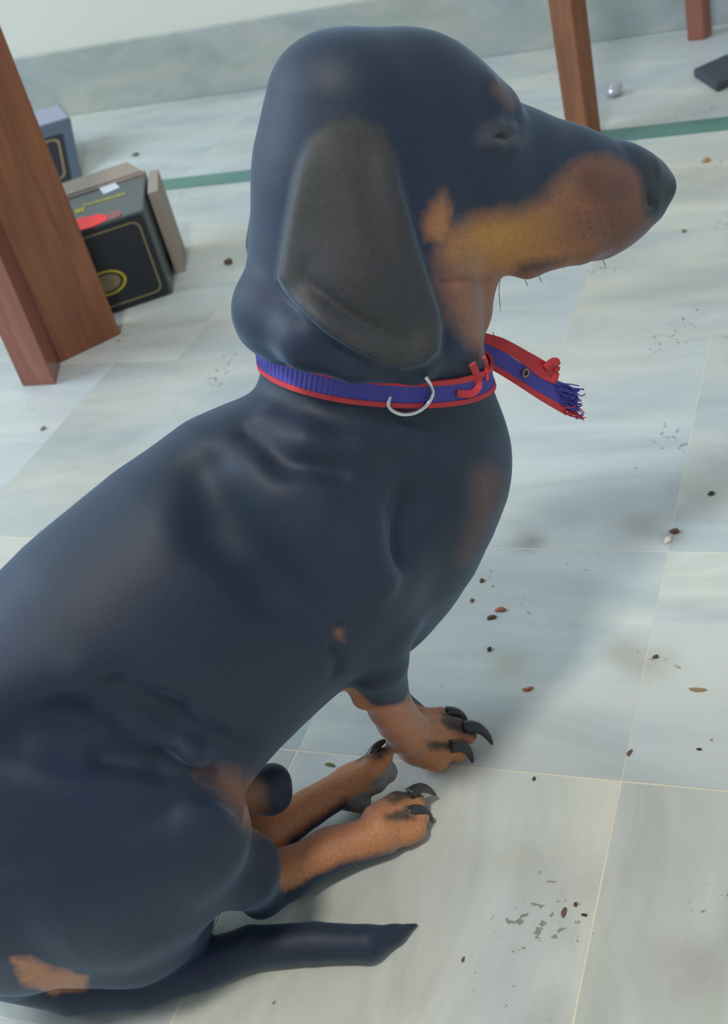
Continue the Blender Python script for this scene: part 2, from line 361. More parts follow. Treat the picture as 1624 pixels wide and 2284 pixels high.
# trunk
T.chain([(765, 1120, 0, 290), (612, 1225, 0, 326), (475, 1332, 0, 352), (325, 1475, 0, 368), (190, 1630, 0, 380), (60, 1815, 0, 360)], 0.80, 0.03)
T.chain([(715, 1020, 0, 195), (600, 1135, 0, 262)], 0.8, 0.03)
T.chain([(60, 1900, 0, 290), ('z', 50, 2100, 0.06, 130)], 0.9, 0.05)
T.chain([(640, 1440, 0, 158), (560, 1530, 0, 142)], 0.9, 0.03)
T.chain([(888, 1050, 0, 264), (855, 1160, 0, 238), (835, 1270, 0, 195), (835, 1370, 0, 110)], 0.80, 0.04)
T.chain([(880, 1050, 0, 245), (848, 900, 0, 236), (835, 815, 0, 232), (830, 700, 0, 232), (812, 590, 0, 250), (822, 450, 0, 240), (850, 335, 0, 225)], 0.82, 0.03)
T.chain([(60, 1830, 0, 345), (60, 2010, -0.02, 200)], 0.9, 0.03)
# shoulder and upper arm, near and far
T.chain([(690, 1110, -0.045, 150), (770, 1260, -0.064, 130), (832, 1385, -0.062, 92)], 0.8, 0.05)
T.chain([(690, 1110, 0.045, 150), (830, 1340, 0.06, 110)], 0.8, 0.05)
# nape roll and throat roll over the collar
T.chain([(632, 692, 0, 110), (690, 752, -0.045, 72), (790, 795, -0.062, 55), (920, 800, -0.062, 52), (1010, 770, -0.04, 62)], 1, 0.012)
T.chain([(632, 692, 0, 110), (690, 740, 0.045, 80), (800, 780, 0.06, 60), (1000, 760, 0.04, 62)], 1, 0.012)
# head
T.chain([(850, 326, 0, 226), (905, 304, 0, 214), (962, 345, 0, 208), (1010, 410, 0, 200)], 0.80, 0.02)
T.chain([(735, 210, 0, 110), (735, 330, 0, 125)], 1.3, 0.06)
T.chain([(1010, 410, 0, 196), (1130, 425, 0, 172), (1250, 440, 0, 148), (1340, 447, 0, 122), (1392, 434, 0, 98), (1440, 425, 0, 66)], 0.72, 0.02)
T.chain([(1420, 400, 0, 62), (1462, 416, 0, 44)], 1.1, 0.004)
T.chain([(1372, 336, 0, 14), (1392, 344, 0, 12)], 2.0, 0.012)
T.chain([(1452, 470, 0, 22), (1440, 480, 0, 22)], 1.2, 0.008)
T.chain([(1010, 540, 0, 120), (1025, 690, 0, 78)], 0.85, 0.02)
T.chain([(1095, 545, -0.026, 62), (1180, 578, -0.026, 40), (1300, 540, -0.024, 44), (1380, 500, -0.018, 44)], 0.7, 0.010)
T.chain([(1095, 545, 0.026, 62), (1180, 578, 0.026, 40), (1300, 540, 0.024, 44), (1380, 500, 0.018, 44)], 0.7, 0.010)
T.chain([(1070, 245, -0.028, 72), (1110, 250, -0.026, 52)], 0.8, 0.015)
# tail root to tip, lying on floor
TA = Field(0.005)
TA.chain([('z', 30, 2120, 0.05, 110), ('z', 160, 2188, 0.024, 72), ('z', 310, 2188, 0.018, 60), ('z', 450, 2152, 0.016, 52), ('z', 560, 2113, 0.015, 47), ('z', 700, 2102, 0.014, 44), ('z', 820, 2104, 0.013, 40), ('z', 880, 2084, 0.008, 22), ('z', 934, 2060, 0.002, 3)], 1, 0.006)
# prepuce
T.chain([(520, 1760, -0.01, 55), (600, 1765, -0.01, 48), (610, 1740, -0.01, 36)], 1, 0.015)
# near thigh, shank
TH = Field()
TH.chain([(190, 1905, -0.065, 215), (415, 1872, -0.092, 152)], 0.75, 0.03)
TH.chain([(140, 1990, -0.045, 150), (290, 1995, -0.068, 125), (400, 1985, -0.072, 95)], 0.9, 0.05)
TH.chain([('z', 170, 2070, 0.085, 120), ('z', 300, 2065, 0.065, 105), ('z', 395, 2050, 0.045, 78)], 1.0, 0.05)
TH.chain([('z', 200, 2110, 0.02, 80), ('z', 390, 2085, 0.016, 55)], 1.0, 0.02)
TH.chain([(420, 1890, -0.07, 135), (540, 1940, -0.072, 80), ('z', 584, 1997, 0.030, 47)], 0.9, 0.02)
TH.chain([('z', 584, 1997, 0.030, 48), ('z', 640, 1950, 0.024, 54), ('z', 740, 1895, 0.022, 47), ('z', 850, 1862, 0.020, 44)], 1, 0.012)
TH.chain([(190, 1905, -0.065, 215), (415, 1872, -0.085, 152)], 0.75, 0.03, mirror=True)
T.merge(TH, 0.008)
T.merge(TA, 0.003)
# near hind toes
PW = Field(0.005)
PW.chain([('z', 850, 1858, 0.020, 40), ('z', 905, 1858, 0.014, 27), ('z', 928, 1852, 0.012, 25)], 1, 0.008)
PW.chain([('z', 850, 1840, 0.026, 36), ('z', 895, 1824, 0.024, 25), ('z', 940, 1822, 0.014, 20)], 1, 0.002)
PW.chain([('z', 840, 1826, 0.026, 34), ('z', 885, 1790, 0.026, 24), ('z', 930, 1790, 0.016, 21)], 1, 0.003)
PW.chain([('z', 830, 1885, 0.012, 26), ('z', 872, 1888, 0.008, 16)], 1, 0.004)
T.merge(PW, 0.006)
# far hind leg and foot lying on its side
FH = Field(0.005)
FH.chain([(520, 1840, 0.03, 90), ('z', 600, 1850, 0.03, 50)], 1, 0.02)
FH.chain([(330, 1750, 0.085, 95), ('z', 600, 1850, 0.03, 50)], 1, 0.02)
FH.chain([('z', 600, 1862, 0.030, 52), ('z', 690, 1802, 0.028, 42), ('z', 780, 1748, 0.028, 40)], 1, 0.01)
FH.chain([('z', 780, 1745, 0.030, 40), ('z', 830, 1712, 0.040, 30), ('z', 852, 1692, 0.040, 24)], 1, 0.006)
FH.chain([('z', 790, 1755, 0.025, 34), ('z', 838, 1745, 0.024, 26)], 1, 0.003)
FH.chain([('z', 800, 1730, 0.030, 34), ('z', 862, 1722, 0.026, 26)], 1, 0.003)
FH.chain([('z', 760, 1780, 0.016, 26), ('z', 805, 1790, 0.012, 24)], 1, 0.003)
T.merge(FH, 0.004)
# near front leg
FL_ = Field(0.005)
FL_.chain([(835, 1385, -0.062, 82), (838, 1470, -0.055, 73), (852, 1530, -0.044, 57), (870, 1575, -0.032, 50), (888, 1605, -0.022, 49), (908, 1630, -0.013, 50), ('z', 930, 1650, 0.028, 49)], 1, 0.012)
FL_.inner = 0.012; FL_.chain([(790, 1505, -0.045, 26), (806, 1560, -0.040, 20)], 1, 0.012)
T.merge(FL_, 0.012)
PF = Field(0.005)
PF.chain([('z', 925, 1655, 0.028, 48), ('z', 960, 1650, 0.024, 48)], 1, 0.01)
PF.chain([('z', 930, 1675, 0.022, 34), ('z', 975, 1694, 0.012, 29)], 1, 0.003)
PF.chain([('z', 950, 1650, 0.028, 32), ('z', 1005, 1668, 0.018, 24), ('z', 1025, 1680, 0.012, 20)], 1, 0.003)
PF.chain([('z', 950, 1625, 0.030, 32), ('z', 1015, 1625, 0.022, 24), ('z', 1045, 1640, 0.014, 20)], 1, 0.003)
PF.chain([('z', 940, 1605, 0.030, 28), ('z', 985, 1600, 0.024, 22), ('z', 1010, 1608, 0.018, 18)], 1, 0.003)
T.merge(PF, 0.006)
T.chain([('z', 880, 1848, 0.040, 3), ('z', 925, 1846, 0.026, 5)], 1, 0.005, sub=True)
T.chain([('z', 872, 1805, 0.044, 3), ('z', 915, 1803, 0.032, 5)], 1, 0.005, sub=True)
T.chain([('z', 950, 1678, 0.046, 3), ('z', 1005, 1688, 0.028, 6)], 1, 0.005, sub=True)
T.chain([('z', 960, 1640, 0.050, 3), ('z', 1030, 1650, 0.032, 6)], 1, 0.005, sub=True)
T.chain([('z', 945, 1608, 0.050, 3), ('z', 1010, 1612, 0.036, 6)], 1, 0.005, sub=True)
# far front leg (behind the near one)
FF = Field(0.005)
FF.chain([(835, 1340, 0.06, 90), (830, 1450, 0.05, 66), (845, 1530, 0.035, 45), ('z', 885, 1570, 0.03, 36), ('z', 930, 1600, 0.016, 30)], 1, 0.012)
T.merge(FF, 0.01)
T.chain([('s', 60, 1640, 0.006, 40), ('s', 190, 1645, 0.004, 52), ('s', 290, 1668, 0.004, 40), ('s', 380, 1700, 0.004, 20)], 1, 0.05, sub=True)
T.chain([('s', 270, 1545, 0.0, 14), ('s', 380, 1612, 0.0, 20), ('s', 520, 1680, 0.0, 16)], 1, 0.04, sub=True)
T.chain([('s', 455, 1050, 0.0, 22), ('s', 500, 1180, 0.0, 30), ('s', 620, 1320, 0.0, 26), ('s', 715, 1385, 0.0, 16)], 1, 0.05, sub=True)
T.chain([('s', 930, 1130, 0.0, 22), ('s', 900, 1230, 0.0, 26)], 1, 0.05, sub=True)
T.chain([('s', 735, 1355, 0.010, 20)], 1, 0.02)
T.chain([('s', 560, 960, 0.0, 8), ('s', 640, 1020, -0.001, 10), ('s', 760, 1050, 0.0, 9)], 1, 0.03, sub=True)
# surface relief: elbow pocket, flank fold, thigh crease, folds below the collar, eye lids
T.chain([('s', 752, 1400, 0.001, 10), ('s', 748, 1450, 0.0, 12), ('s', 752, 1500, 0.0, 10)], 1, 0.010, sub=True)
T.chain([('s', 170, 1500, 0.008, 12), ('s', 300, 1600, 0.006, 28), ('s', 420, 1685, 0.003, 30), ('s', 520, 1750, 0.002, 22)], 1, 0.022)
T.chain([('s', 230, 1690, 0.0, 5), ('s', 360, 1706, 0.0, 14), ('s', 460, 1742, 0.0, 16), ('s', 535, 1798, 0, 11)], 1, 0.020, sub=True)
T.chain([('s', 985, 625, 0.0, 6), ('s', 1040, 612, 0.0, 5), ('s', 1085, 625, 0.0, 4)], 1, 0.008, sub=True)
T.chain([('s', 600, 940, 0.005, 10), ('s', 680, 985, 0.005, 16), ('s', 800, 1000, 0.005, 16), ('s', 900, 975, 0.004, 10)], 1, 0.024)
T.chain([('s', 720, 1170, 0.010, 22), ('s', 800, 1220, 0.008, 26), ('s', 850, 1290, 0.006, 16)], 1, 0.035)
T.chain([('s', 1085, 305, 0.001, 5), ('s', 1110, 300, 0.001, 7), ('s', 1135, 303, 0.001, 5)], 1, 0.005, sub=True)
T.chain([('s', 1075, 300, 0.001, 6), ('s', 1105, 280, 0.001, 9), ('s', 1145, 290, 0.001, 6)], 1, 0.008)
T.chain([('s', 1080, 322, 0.001, 5), ('s', 1112, 326, 0.001, 7), ('s', 1148, 318, 0.001, 5)], 1, 0.008)
# nostril, eye socket, mouth line
T.chain([('s', 1446, 436, 0.0, 7), ('s', 1452, 452, 0.0, 9), ('s', 1462, 462, 0.0, 5)], 1, 0.003, sub=True)
# ear draped over cheek and neck
EARP = [(790, 262), (850, 285), (880, 350), (900, 430), (925, 520), (950, 600), (975, 680), (986, 735), (980, 785), (950, 815), (900, 825), (850, 810), (780, 777), (720, 738), (670, 692), (640, 658), (618, 620), (628, 560), (638, 500), (650, 430), (665, 370), (690, 310), (740, 275)]
def polysdf(x, y, P):
    P = np.array(P, float); d = np.full(x.shape, 1e9); ins = np.zeros(x.shape, bool); n = len(P)
    for i in range(n):
        a = P[i]; b = P[(i+1) % n]; e = b-a; wx = x-a[0]; wy = y-a[1]
        q = np.clip((wx*e[0]+wy*e[1])/(e @ e), 0, 1); d = np.minimum(d, (wx-q*e[0])**2+(wy-q*e[1])**2)
        c = ((a[1] > y) != (b[1] > y)); ins ^= c & (x < (b[0]-a[0])*(y-a[1])/((b[1]-a[1]) if b[1] != a[1] else 1e-9)+a[0])
    d = np.sqrt(d); return np.where(ins, -d, d)
EH = Field()
EH.chain([(800, 330, 0, 205), (800, 560, 0, 225), (840, 700, 0, 220), (880, 760, 0, 200)], 0.86, 0.02)
EARPF = [(x+55+max(0, (560-y)*0.05), y) for x, y in EARP]
earlobe = []
for sg in (-1, 1):
    sl = T.box((0.1, -0.15, 0.25), (0.5, -0.005, 0.62)) if sg < 0 else T.box((0.1, 0.005, 0.25), (0.5, 0.15, 0.62))
    X = gh[sl[0]][:, None, None]; Y = -np.abs(gl[sl[1]])[None, :, None]; Z = gz[sl[2]][None, None, :]
    PX = S0[0]+X*HV[0]+Y*NV[0]; PY = S0[1]+X*HV[1]+Y*NV[1]; PZ = Z+0*PX
    dx, dy, dz = PX, PY, PZ-HC
    zc = dx*FW[0]+dy*FW[1]+dz*FW[2]; ix = CX+F*(dx*RX[0]+dy*RX[1]+dz*RX[2])/zc; iy = CY-F*(dx*UP[0]+dy*UP[1]+dz*UP[2])/zc
    pd = polysdf(ix, iy, EARP if sg < 0 else EARPF)*zc/F
    base = smin(T.f[sl], EH.f[sl], 0.03) if sg < 0 else T.f[sl]
    thick = -0.002+0.013*np.clip((iy-290)/330, 0, 1)**0.8+0.0018*np.sin((ix+iy*0.5)/55.0)-0.0045*np.exp(-((pd*F/zc+62)/17.0)**2)*np.clip((iy-560)/120, 0, 1)*np.clip((960-ix)/120, 0, 1)-0.003*np.exp(-(((ix-830)*0.95-(iy-450)*0.25)/28.0)**2)*np.clip((700-iy)/200, 0, 1)
    if sg > 0: thick = thick*0.6
    ear = -smin(-(base-thick), -(pd), 0.010).astype(np.float32)
    ear = np.maximum(ear, (Y+0.012).astype(np.float32)+0*ear)
    T.f[sl] = smin(T.f[sl], ear, 0.004)
BODY = T.f
BODY[:, :, :] = np.maximum(BODY, (0.0004-gz)[None, None, :])
del TH, PW, FH, FL_, PF, FF, EH

def surface_nets(f):
    s = f < 0
    n0, n1, n2 = f.shape
    acc = np.zeros((n0-1, n1-1, n2-1, 3), np.float32); cnt = np.zeros((n0-1, n1-1, n2-1), np.float32)
    c = s[:-1, :-1, :-1].astype(np.int8)
    tot = np.zeros_like(c)
    for i in (0, 1):
        for j in (0, 1):
            for k in (0, 1): tot += s[i:n0-1+i, j:n1-1+j, k:n2-1+k]
    act = (tot > 0) & (tot < 8); idx = np.argwhere(act); del acc, cnt
    P = np.zeros((len(idx), 3)); N = np.zeros(len(idx))
    cor = [(i, j, k) for i in (0, 1) for j in (0, 1) for k in (0, 1)]
    val = {q: f[idx[:, 0]+q[0], idx[:, 1]+q[1], idx[:, 2]+q[2]].astype(float) for q in cor}
    for a in cor:
        for ax in range(3):
            if a[ax] == 0:
                b = list(a); b[ax] = 1; b = tuple(b); va, vb = val[a], val[b]; m = (va < 0) != (vb < 0)
                tt = np.where(m, va/np.where(m, va-vb, 1), 0)
                q = np.array(a, float)[None, :]+tt[:, None]*(np.array(b)-np.array(a))[None, :]
                P[m] += q[m]; N[m] += 1
    P = P/N[:, None]+idx
    vid = np.full((n0-1, n1-1, n2-1), -1, np.int64); vid[act] = np.arange(len(idx))
    quads = []
    for ax in range(3):
        sa = [slice(None)]*3; sb = [slice(None)]*3; sa[ax] = slice(0, -1); sb[ax] = slice(1, None)
        A_ = s[tuple(sa)]; B_ = s[tuple(sb)]; e = np.argwhere(A_ != B_)
        o1, o2 = [(1, 2), (2, 0), (0, 1)][ax]
        ok = (e[:, o1] > 0) & (e[:, o2] > 0) & (e[:, o1] < f.shape[o1]-1) & (e[:, o2] < f.shape[o2]-1); e = e[ok]
        d1 = np.zeros(3, int); d1[o1] = 1; d2 = np.zeros(3, int); d2[o2] = 1
        g = lambda q: vid[q[:, 0], q[:, 1], q[:, 2]]
        Q = np.stack([g(e-d1-d2), g(e-d2), g(e), g(e-d1)], 1)
        fl_ = ~A_[e[:, 0], e[:, 1], e[:, 2]]; Q[fl_] = Q[fl_][:, ::-1]
        quads.append(Q)
    Q = np.concatenate(quads); Q = Q[(Q >= 0).all(1)]
    return P, Q
VP, Q = surface_nets(BODY)
LOC = np.stack([H0+VP[:, 0]*VOX, L0_+VP[:, 1]*VOX, Z0+VP[:, 2]*VOX], 1)
# keep the biggest connected piece is not needed: all chains touch
for it in range(2):     # light smoothing
    acc = np.zeros_like(LOC); cnt = np.zeros(len(LOC))
    for a, b in ((0, 1), (1, 2), (2, 3), (3, 0)):
        np.add.at(acc, Q[:, a], LOC[Q[:, b]]); np.add.at(cnt, Q[:, a], 1)
        np.add.at(acc, Q[:, b], LOC[Q[:, a]]); np.add.at(cnt, Q[:, b], 1)
    LOC = 0.5*LOC+0.5*acc/np.maximum(cnt, 1)[:, None]
    LOC[:, 2] = np.maximum(LOC[:, 2], 0.0003)
W = glob(LOC)
# coat markings: rust where it is rust, by regions on the body
rs = np.random.RandomState(3)
K3 = rs.normal(size=(24, 3))*np.array([150, 150, 150]); PH = rs.uniform(0, 6.28, 24)
def wob(P, s=1.0): return np.sin(P @ (K3*s).T+PH).mean(1)*1.6
NZ = wob(W)*0.0022+wob(W, 3.0)*0.0018
PXv, PYv, ZCv = proj(W)
def region(pts, soft=0.006, sc=1.0, latlim=None):
    out = np.full(len(W), 9.0)
    C = [cp(p) for p in pts]
    if len(C) == 1: C = C*2
    for (a, ra), (b, rb) in zip(C[:-1], C[1:]):
        ab = b-a; tt = np.clip(((LOC-a) @ ab)/max(ab @ ab, 1e-9), 0, 1)
        d = np.linalg.norm(LOC-a-tt[:, None]*ab, axis=1)-(ra+(rb-ra)*tt); out = np.minimum(out, d)
    return np.clip(0.5-(out+NZ)/(2*soft), 0, 1)
def pregion(P, soft, lat=(-9, 9)):   # side marking with an outline, carried through a slab of the body
    d = polysdf(PXv, PYv, P)*ZCv/F+NZ
    m = np.clip(0.5-d/(2*soft), 0, 1); return m*((LOC[:, 1] > lat[0]) & (LOC[:, 1] < lat[1]))
tan = np.zeros(len(W))
mx_ = lambda a: np.maximum(tan, a)
AL = np.abs(LOC[:, 1])
muz = [(985, 560), (1010, 520), (1080, 490), (1170, 476), (1225, 440), (1262, 395), (1300, 368), (1350, 362), (1400, 385), (1440, 430), (1450, 500), (1390, 580), (1200, 640), (1130, 640), (1110, 800), (1050, 760), (1010, 700), (985, 620)]
tan = mx_(np.clip(pregion(muz, 0.010, (-9, 9))*1.15, 0, 1))
tan = mx_(pregion([(945, 500), (965, 450), (990, 425), (1003, 470), (1000, 510), (985, 540), (955, 535)], 0.004, (-9, -0.02)))
tan = mx_(region([(862, 1590, -0.036, 68), (900, 1620, -0.018, 80)], 0.004))
tan = mx_(region([(848, 1575, -0.045, 62), ('z', 890, 1610, 0.04, 75), ('z', 950, 1650, 0.02, 90), ('z', 1010, 1650, 0.01, 70)], 0.004))
tan = mx_(region([(785, 1530, -0.045, 30), (810, 1560, -0.045, 30)], 0.004))
tan = mx_(region([('z', 640, 1915, 0.05, 62), ('z', 740, 1870, 0.04, 52), ('z', 850, 1840, 0.03, 62), ('z', 930, 1830, 0.02, 62)], 0.004))
tan = mx_(region([('z', 610, 1850, 0.04, 66), ('z', 700, 1785, 0.04, 56), ('z', 840, 1720, 0.03, 80)], 0.004))
tan = mx_(pregion([(450, 1722), (530, 1725), (575, 1760), (582, 1845), (548, 1830), (500, 1760)], 0.010)*0.6)
tan = mx_(pregion([(1062, 1060), (1085, 1045), (1115, 1060), (1105, 1130), (1050, 1230), (1030, 1250), (1062, 1150)], 0.010)*0.38)
tan = mx_(pregion([(28, 2140), (70, 2138), (120, 2165), (195, 2178), (190, 2205), (120, 2215), (50, 2190)], 0.003)*0.95)
tan = tan*(1-pregion([(640, 1892), (650, 1862), (700, 1832), (770, 1778), (795, 1802), (720, 1872)], 0.004, (-0.036, 9)))
tan = mx_(pregion([(745, 1400), (765, 1405), (765, 1430), (745, 1425)], 0.003)*0.5)
brow = pregion([(1110, 175), (1150, 220), (1140, 240), (1100, 200)], 0.004)*0.35
lid = pregion([(1065, 320), (1075, 290), (1110, 272), (1155, 285), (1160, 325), (1110, 322)], 0.005, (-9, 0))*0.5
tan = np.maximum(tan, np.maximum(brow, 0))
earm = pregion(EARP, 0.003, (-9, -0.02))
MW = S0+LOC[:, 0:1]*HV-LOC[:, 1:2]*NV+LOC[:, 2:3]*np.array([0, 0, 1.0]); mx1, my1, mz1 = proj(MW)
earm = np.maximum(earm, np.clip(0.5-(polysdf(mx1, my1, EARPF)*mz1/F+NZ)/0.006, 0, 1)*(LOC[:, 1] > 0.02))
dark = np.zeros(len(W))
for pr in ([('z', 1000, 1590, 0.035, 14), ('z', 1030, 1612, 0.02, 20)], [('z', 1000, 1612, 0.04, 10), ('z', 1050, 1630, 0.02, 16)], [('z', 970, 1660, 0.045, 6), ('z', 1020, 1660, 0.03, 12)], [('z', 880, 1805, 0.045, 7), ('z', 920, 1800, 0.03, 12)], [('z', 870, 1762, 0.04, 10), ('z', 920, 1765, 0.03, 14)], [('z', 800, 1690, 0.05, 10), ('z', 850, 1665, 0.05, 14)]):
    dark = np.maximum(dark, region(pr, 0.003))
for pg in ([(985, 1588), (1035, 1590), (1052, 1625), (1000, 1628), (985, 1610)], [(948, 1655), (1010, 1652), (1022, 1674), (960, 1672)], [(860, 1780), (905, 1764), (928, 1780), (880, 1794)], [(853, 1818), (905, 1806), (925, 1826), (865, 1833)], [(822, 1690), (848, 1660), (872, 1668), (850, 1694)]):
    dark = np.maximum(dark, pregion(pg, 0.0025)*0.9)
nosem = pregion([(1430, 395), (1440, 345), (1520, 380), (1520, 480), (1465, 500), (1445, 480), (1432, 440)], 0.004)
lip = pregion([(1155, 590), (1190, 577), (1260, 580), (1230, 600), (1170, 618), (1152, 612)], 0.004)
redz = np.clip(1-np.hypot((PXv-1345)/90, (PYv-395)/70), 0, 1)+np.clip((PXv-1230)/170, 0, 0.8)*(PYv < 620)*(PXv < 1500)
pads = np.zeros(len(W))
for pr in ([('z', 850, 1745, 0.030, 26)], [('z', 872, 1720, 0.03, 26)], [('z', 805, 1788, 0.02, 28)], [(803, 1598, -0.04, 16)], [('z', 925, 1712, 0.01, 22)], [('z', 872, 1890, 0.01, 14)]): pads = np.maximum(pads, region(pr, 0.002))
me = bpy.data.meshes.new('dog_body')
me.vertices.add(len(W)); me.vertices.foreach_set('co', W.astype(np.float32).ravel())
me.loops.add(len(Q)*4); me.loops.foreach_set('vertex_index', Q.astype(np.int32).ravel())
me.polygons.add(len(Q)); me.polygons.foreach_set('loop_start', np.arange(0, len(Q)*4, 4, dtype=np.int32)); me.polygons.foreach_set('loop_total', np.full(len(Q), 4, np.int32))
me.update(); me.validate()
def lerp(c, col, m): return c*(1-m[:, None])+np.array(col)[None, :]*m[:, None]
BLK = (0.011, 0.021, 0.044)
c = np.tile(np.array(BLK), (len(W), 1))
c = lerp(c, (0.043, 0.040, 0.037), earm)
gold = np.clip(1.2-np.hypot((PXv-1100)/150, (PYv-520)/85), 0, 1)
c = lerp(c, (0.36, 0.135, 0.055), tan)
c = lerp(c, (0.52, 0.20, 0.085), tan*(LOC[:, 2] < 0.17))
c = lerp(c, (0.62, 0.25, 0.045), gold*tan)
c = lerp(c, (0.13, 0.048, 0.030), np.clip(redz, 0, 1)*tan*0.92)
dots = np.zeros(len(W))
for i in range(4):
    for j in range(5):
        dots = np.maximum(dots, np.clip(1.2-np.hypot(PXv-(1285+j*24+i*5), PYv-(478+i*17-j*3))/5.0, 0, 1)*(LOC[:, 1] < 0)*0.55)
c = lerp(c, (0.05, 0.025, 0.02), dots)
c = lerp(c, (0.15, 0.11, 0.10), lid)
c = lerp(c, (0.05, 0.03, 0.03), lip*0.8)
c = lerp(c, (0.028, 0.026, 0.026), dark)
c = lerp(c, (0.015, 0.016, 0.018), nosem)
c = lerp(c, (0.27, 0.25, 0.24), pads)
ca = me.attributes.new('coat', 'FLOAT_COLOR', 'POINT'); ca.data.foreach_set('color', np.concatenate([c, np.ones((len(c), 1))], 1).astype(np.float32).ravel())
M_COAT = mat('short_coat', BLK, 0.60, Specular_IOR_Level=0.5); b = M_COAT.node_tree.nodes['Principled BSDF']
an = nd(M_COAT, 'ShaderNodeAttribute', attribute_name='coat'); 
cn = nd(M_COAT, 'ShaderNodeTexNoise', Scale=420.0, Detail=3.0); tc = nd(M_COAT, 'ShaderNodeTexCoord'); lk(M_COAT, tc, 'Object', cn, 0)
cr = ramp(M_COAT, [(0.3, (0.84, 0.84, 0.84)), (0.7, (1.15, 1.15, 1.15))]); lk(M_COAT, cn, 0, cr, 0)
n6 = nd(M_COAT, 'ShaderNodeTexNoise', Scale=9.0, Detail=2.0); lk(M_COAT, tc, 'Object', n6, 0)
r6 = ramp(M_COAT, [(0.35, (0.92, 0.80, 0.78)), (0.5, (0.9, 1.12, 0.95)), (0.65, (0.85, 1.0, 1.35))]); lk(M_COAT, n6, 0, r6, 0)
c6 = nd(M_COAT, 'ShaderNodeMix', data_type='RGBA', blend_type='MULTIPLY'); c6.inputs[0].default_value = 0.45; lk(M_COAT, an, 'Color', c6, 6); lk(M_COAT, r6, 0, c6, 7)
cm = nd(M_COAT, 'ShaderNodeMix', data_type='RGBA', blend_type='MULTIPLY'); cm.inputs[0].default_value = 1
lk(M_COAT, c6, 2, cm, 6); lk(M_COAT, cr, 0, cm, 7); lk(M_COAT, cm, 2, b, 'Base Color')
bump(M_COAT, 800, 0.18, 0.0005, 3, (1, 1, 0.3))
b.inputs['Sheen Weight'].default_value = 0.34; b.inputs['Sheen Roughness'].default_value = 0.4; b.inputs['Sheen Tint'].default_value = (0.45, 0.72, 1, 1)
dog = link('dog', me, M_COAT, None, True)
tag(dog, 'black and tan short-haired dachshund sitting in profile on the marble floor', 'dog')

# claws
M_CLAW = mat('claw_horn', (0.035, 0.034, 0.036), 0.28)
def claw(pts, r0, z0):
    P = [fl(px, py, z) for px, py, z in pts]; P = spline(P, 9); n = len(P)
    me = tube_mesh('claw', P, [r0*(1-0.82*(i/(n-1))**1.5) for i in range(n)], 10)
    return link('claw', me, M_CLAW, dog, True)
claw([(1035, 1622, 0.024), (1062, 1622, 0.022), (1085, 1638, 0.012), (1098, 1660, 0.002)], 0.0062, 0)
claw([(1005, 1665, 0.024), (1030, 1664, 0.022), (1047, 1680, 0.012), (1054, 1700, 0.002)], 0.0062, 0)
claw([(995, 1588, 0.028), (1018, 1590, 0.026), (1034, 1600, 0.018), (1042, 1612, 0.010)], 0.0055, 0)
claw([(912, 1772, 0.028), (935, 1758, 0.028), (956, 1762, 0.018), (972, 1774, 0.008)], 0.0055, 0)
claw([(908, 1814, 0.026), (932, 1806, 0.024), (955, 1816, 0.014), (966, 1834, 0.003)], 0.0055, 0)
claw([(825, 1690, 0.045), (838, 1668, 0.050), (853, 1655, 0.048), (864, 1652, 0.044)], 0.0045, 0)


def surf(px, py, off):
    p = hit(px, py); return p+grad(p)*off
# eye, whiskers
e0 = hit(1110, 303); bm = bmesh.new(); bmesh.ops.create_uvsphere(bm, u_segments=20, v_segments=12, radius=1.0)
me = bpy.data.meshes.new('eye'); bm.to_mesh(me); bm.free()
eye = link('eye', me, mat('dark_eye', (0.02, 0.012, 0.010), 0.12), None, True)
gx = (pl(1140, 303)-pl(1080, 303)); gx /= np.linalg.norm(gx); gn = -FW; gy_ = np.cross(gn, gx); gy_ /= np.linalg.norm(gy_); gn = np.cross(gx, gy_)
me.transform(Matrix([[gx[i]*0.0075, gy_[i]*0.0035, gn[i]*0.003, e0[i]+FW[i]*0.0005] for i in range(3)]+[[0, 0, 0, 1]])); eye.parent = dog
eye['label'] = 'half-closed dark eye'
M_WH = mat('whisker_hair', (0.03, 0.03, 0.03), 0.5)
for P in ([(1117, 618), (1113, 650), (1117, 695)], [(1170, 612), (1172, 625), (1178, 640)], [(1200, 606), (1203, 618), (1210, 632)], [(1330, 560), (1345, 580), (1352, 600)], [(1100, 740), (1102, 752), (1106, 762)]):
    q = spline([pl(x, y, -0.01) for x, y in P], 7); link('whisker', tube_mesh('whisker', q, [0.00025]*6+[0.0001], 5), M_WH, dog, True)

# ---------------------------------------------------------------- collar
M_PUR = mat('purple_webbing', (0.070, 0.062, 0.36), 0.6); bump(M_PUR, 700, 0.4, 0.0005)
M_REDW = mat('red_edging', (0.62, 0.045, 0.055), 0.65); bump(M_REDW, 900, 0.4, 0.0005)
M_STEEL = mat('steel', (0.78, 0.78, 0.76), 0.22, 1.0)
M_BRASS = mat('brass', (0.35, 0.28, 0.15), 0.4, 0.8)
Pa, Pb = pl(586, 812), pl(1078, 800); Pc = hit(830, 872)
cen = (Pa+Pb)/2; nrm = np.cross(Pb-Pa, Pc-Pa); nrm /= np.linalg.norm(nrm)
if nrm[2] < 0: nrm = -nrm
ax1 = (Pb-Pa)/np.linalg.norm(Pb-Pa); ax2 = np.cross(nrm, ax1)
def rad(c, d):
    t = 0.03
    while t < 0.14 and field_at(c+d*t) < 0: t += 0.0007
    return t
NS = 150; ring = []
for i in range(NS):
    w = 2*math.pi*i/NS; d = math.cos(w)*ax1+math.sin(w)*ax2
    ring.append((d, rad(cen, d), rad(cen-nrm*0.0085, d)))
r0 = np.array([q[1] for q in ring]); r1 = np.array([q[2] for q in ring])
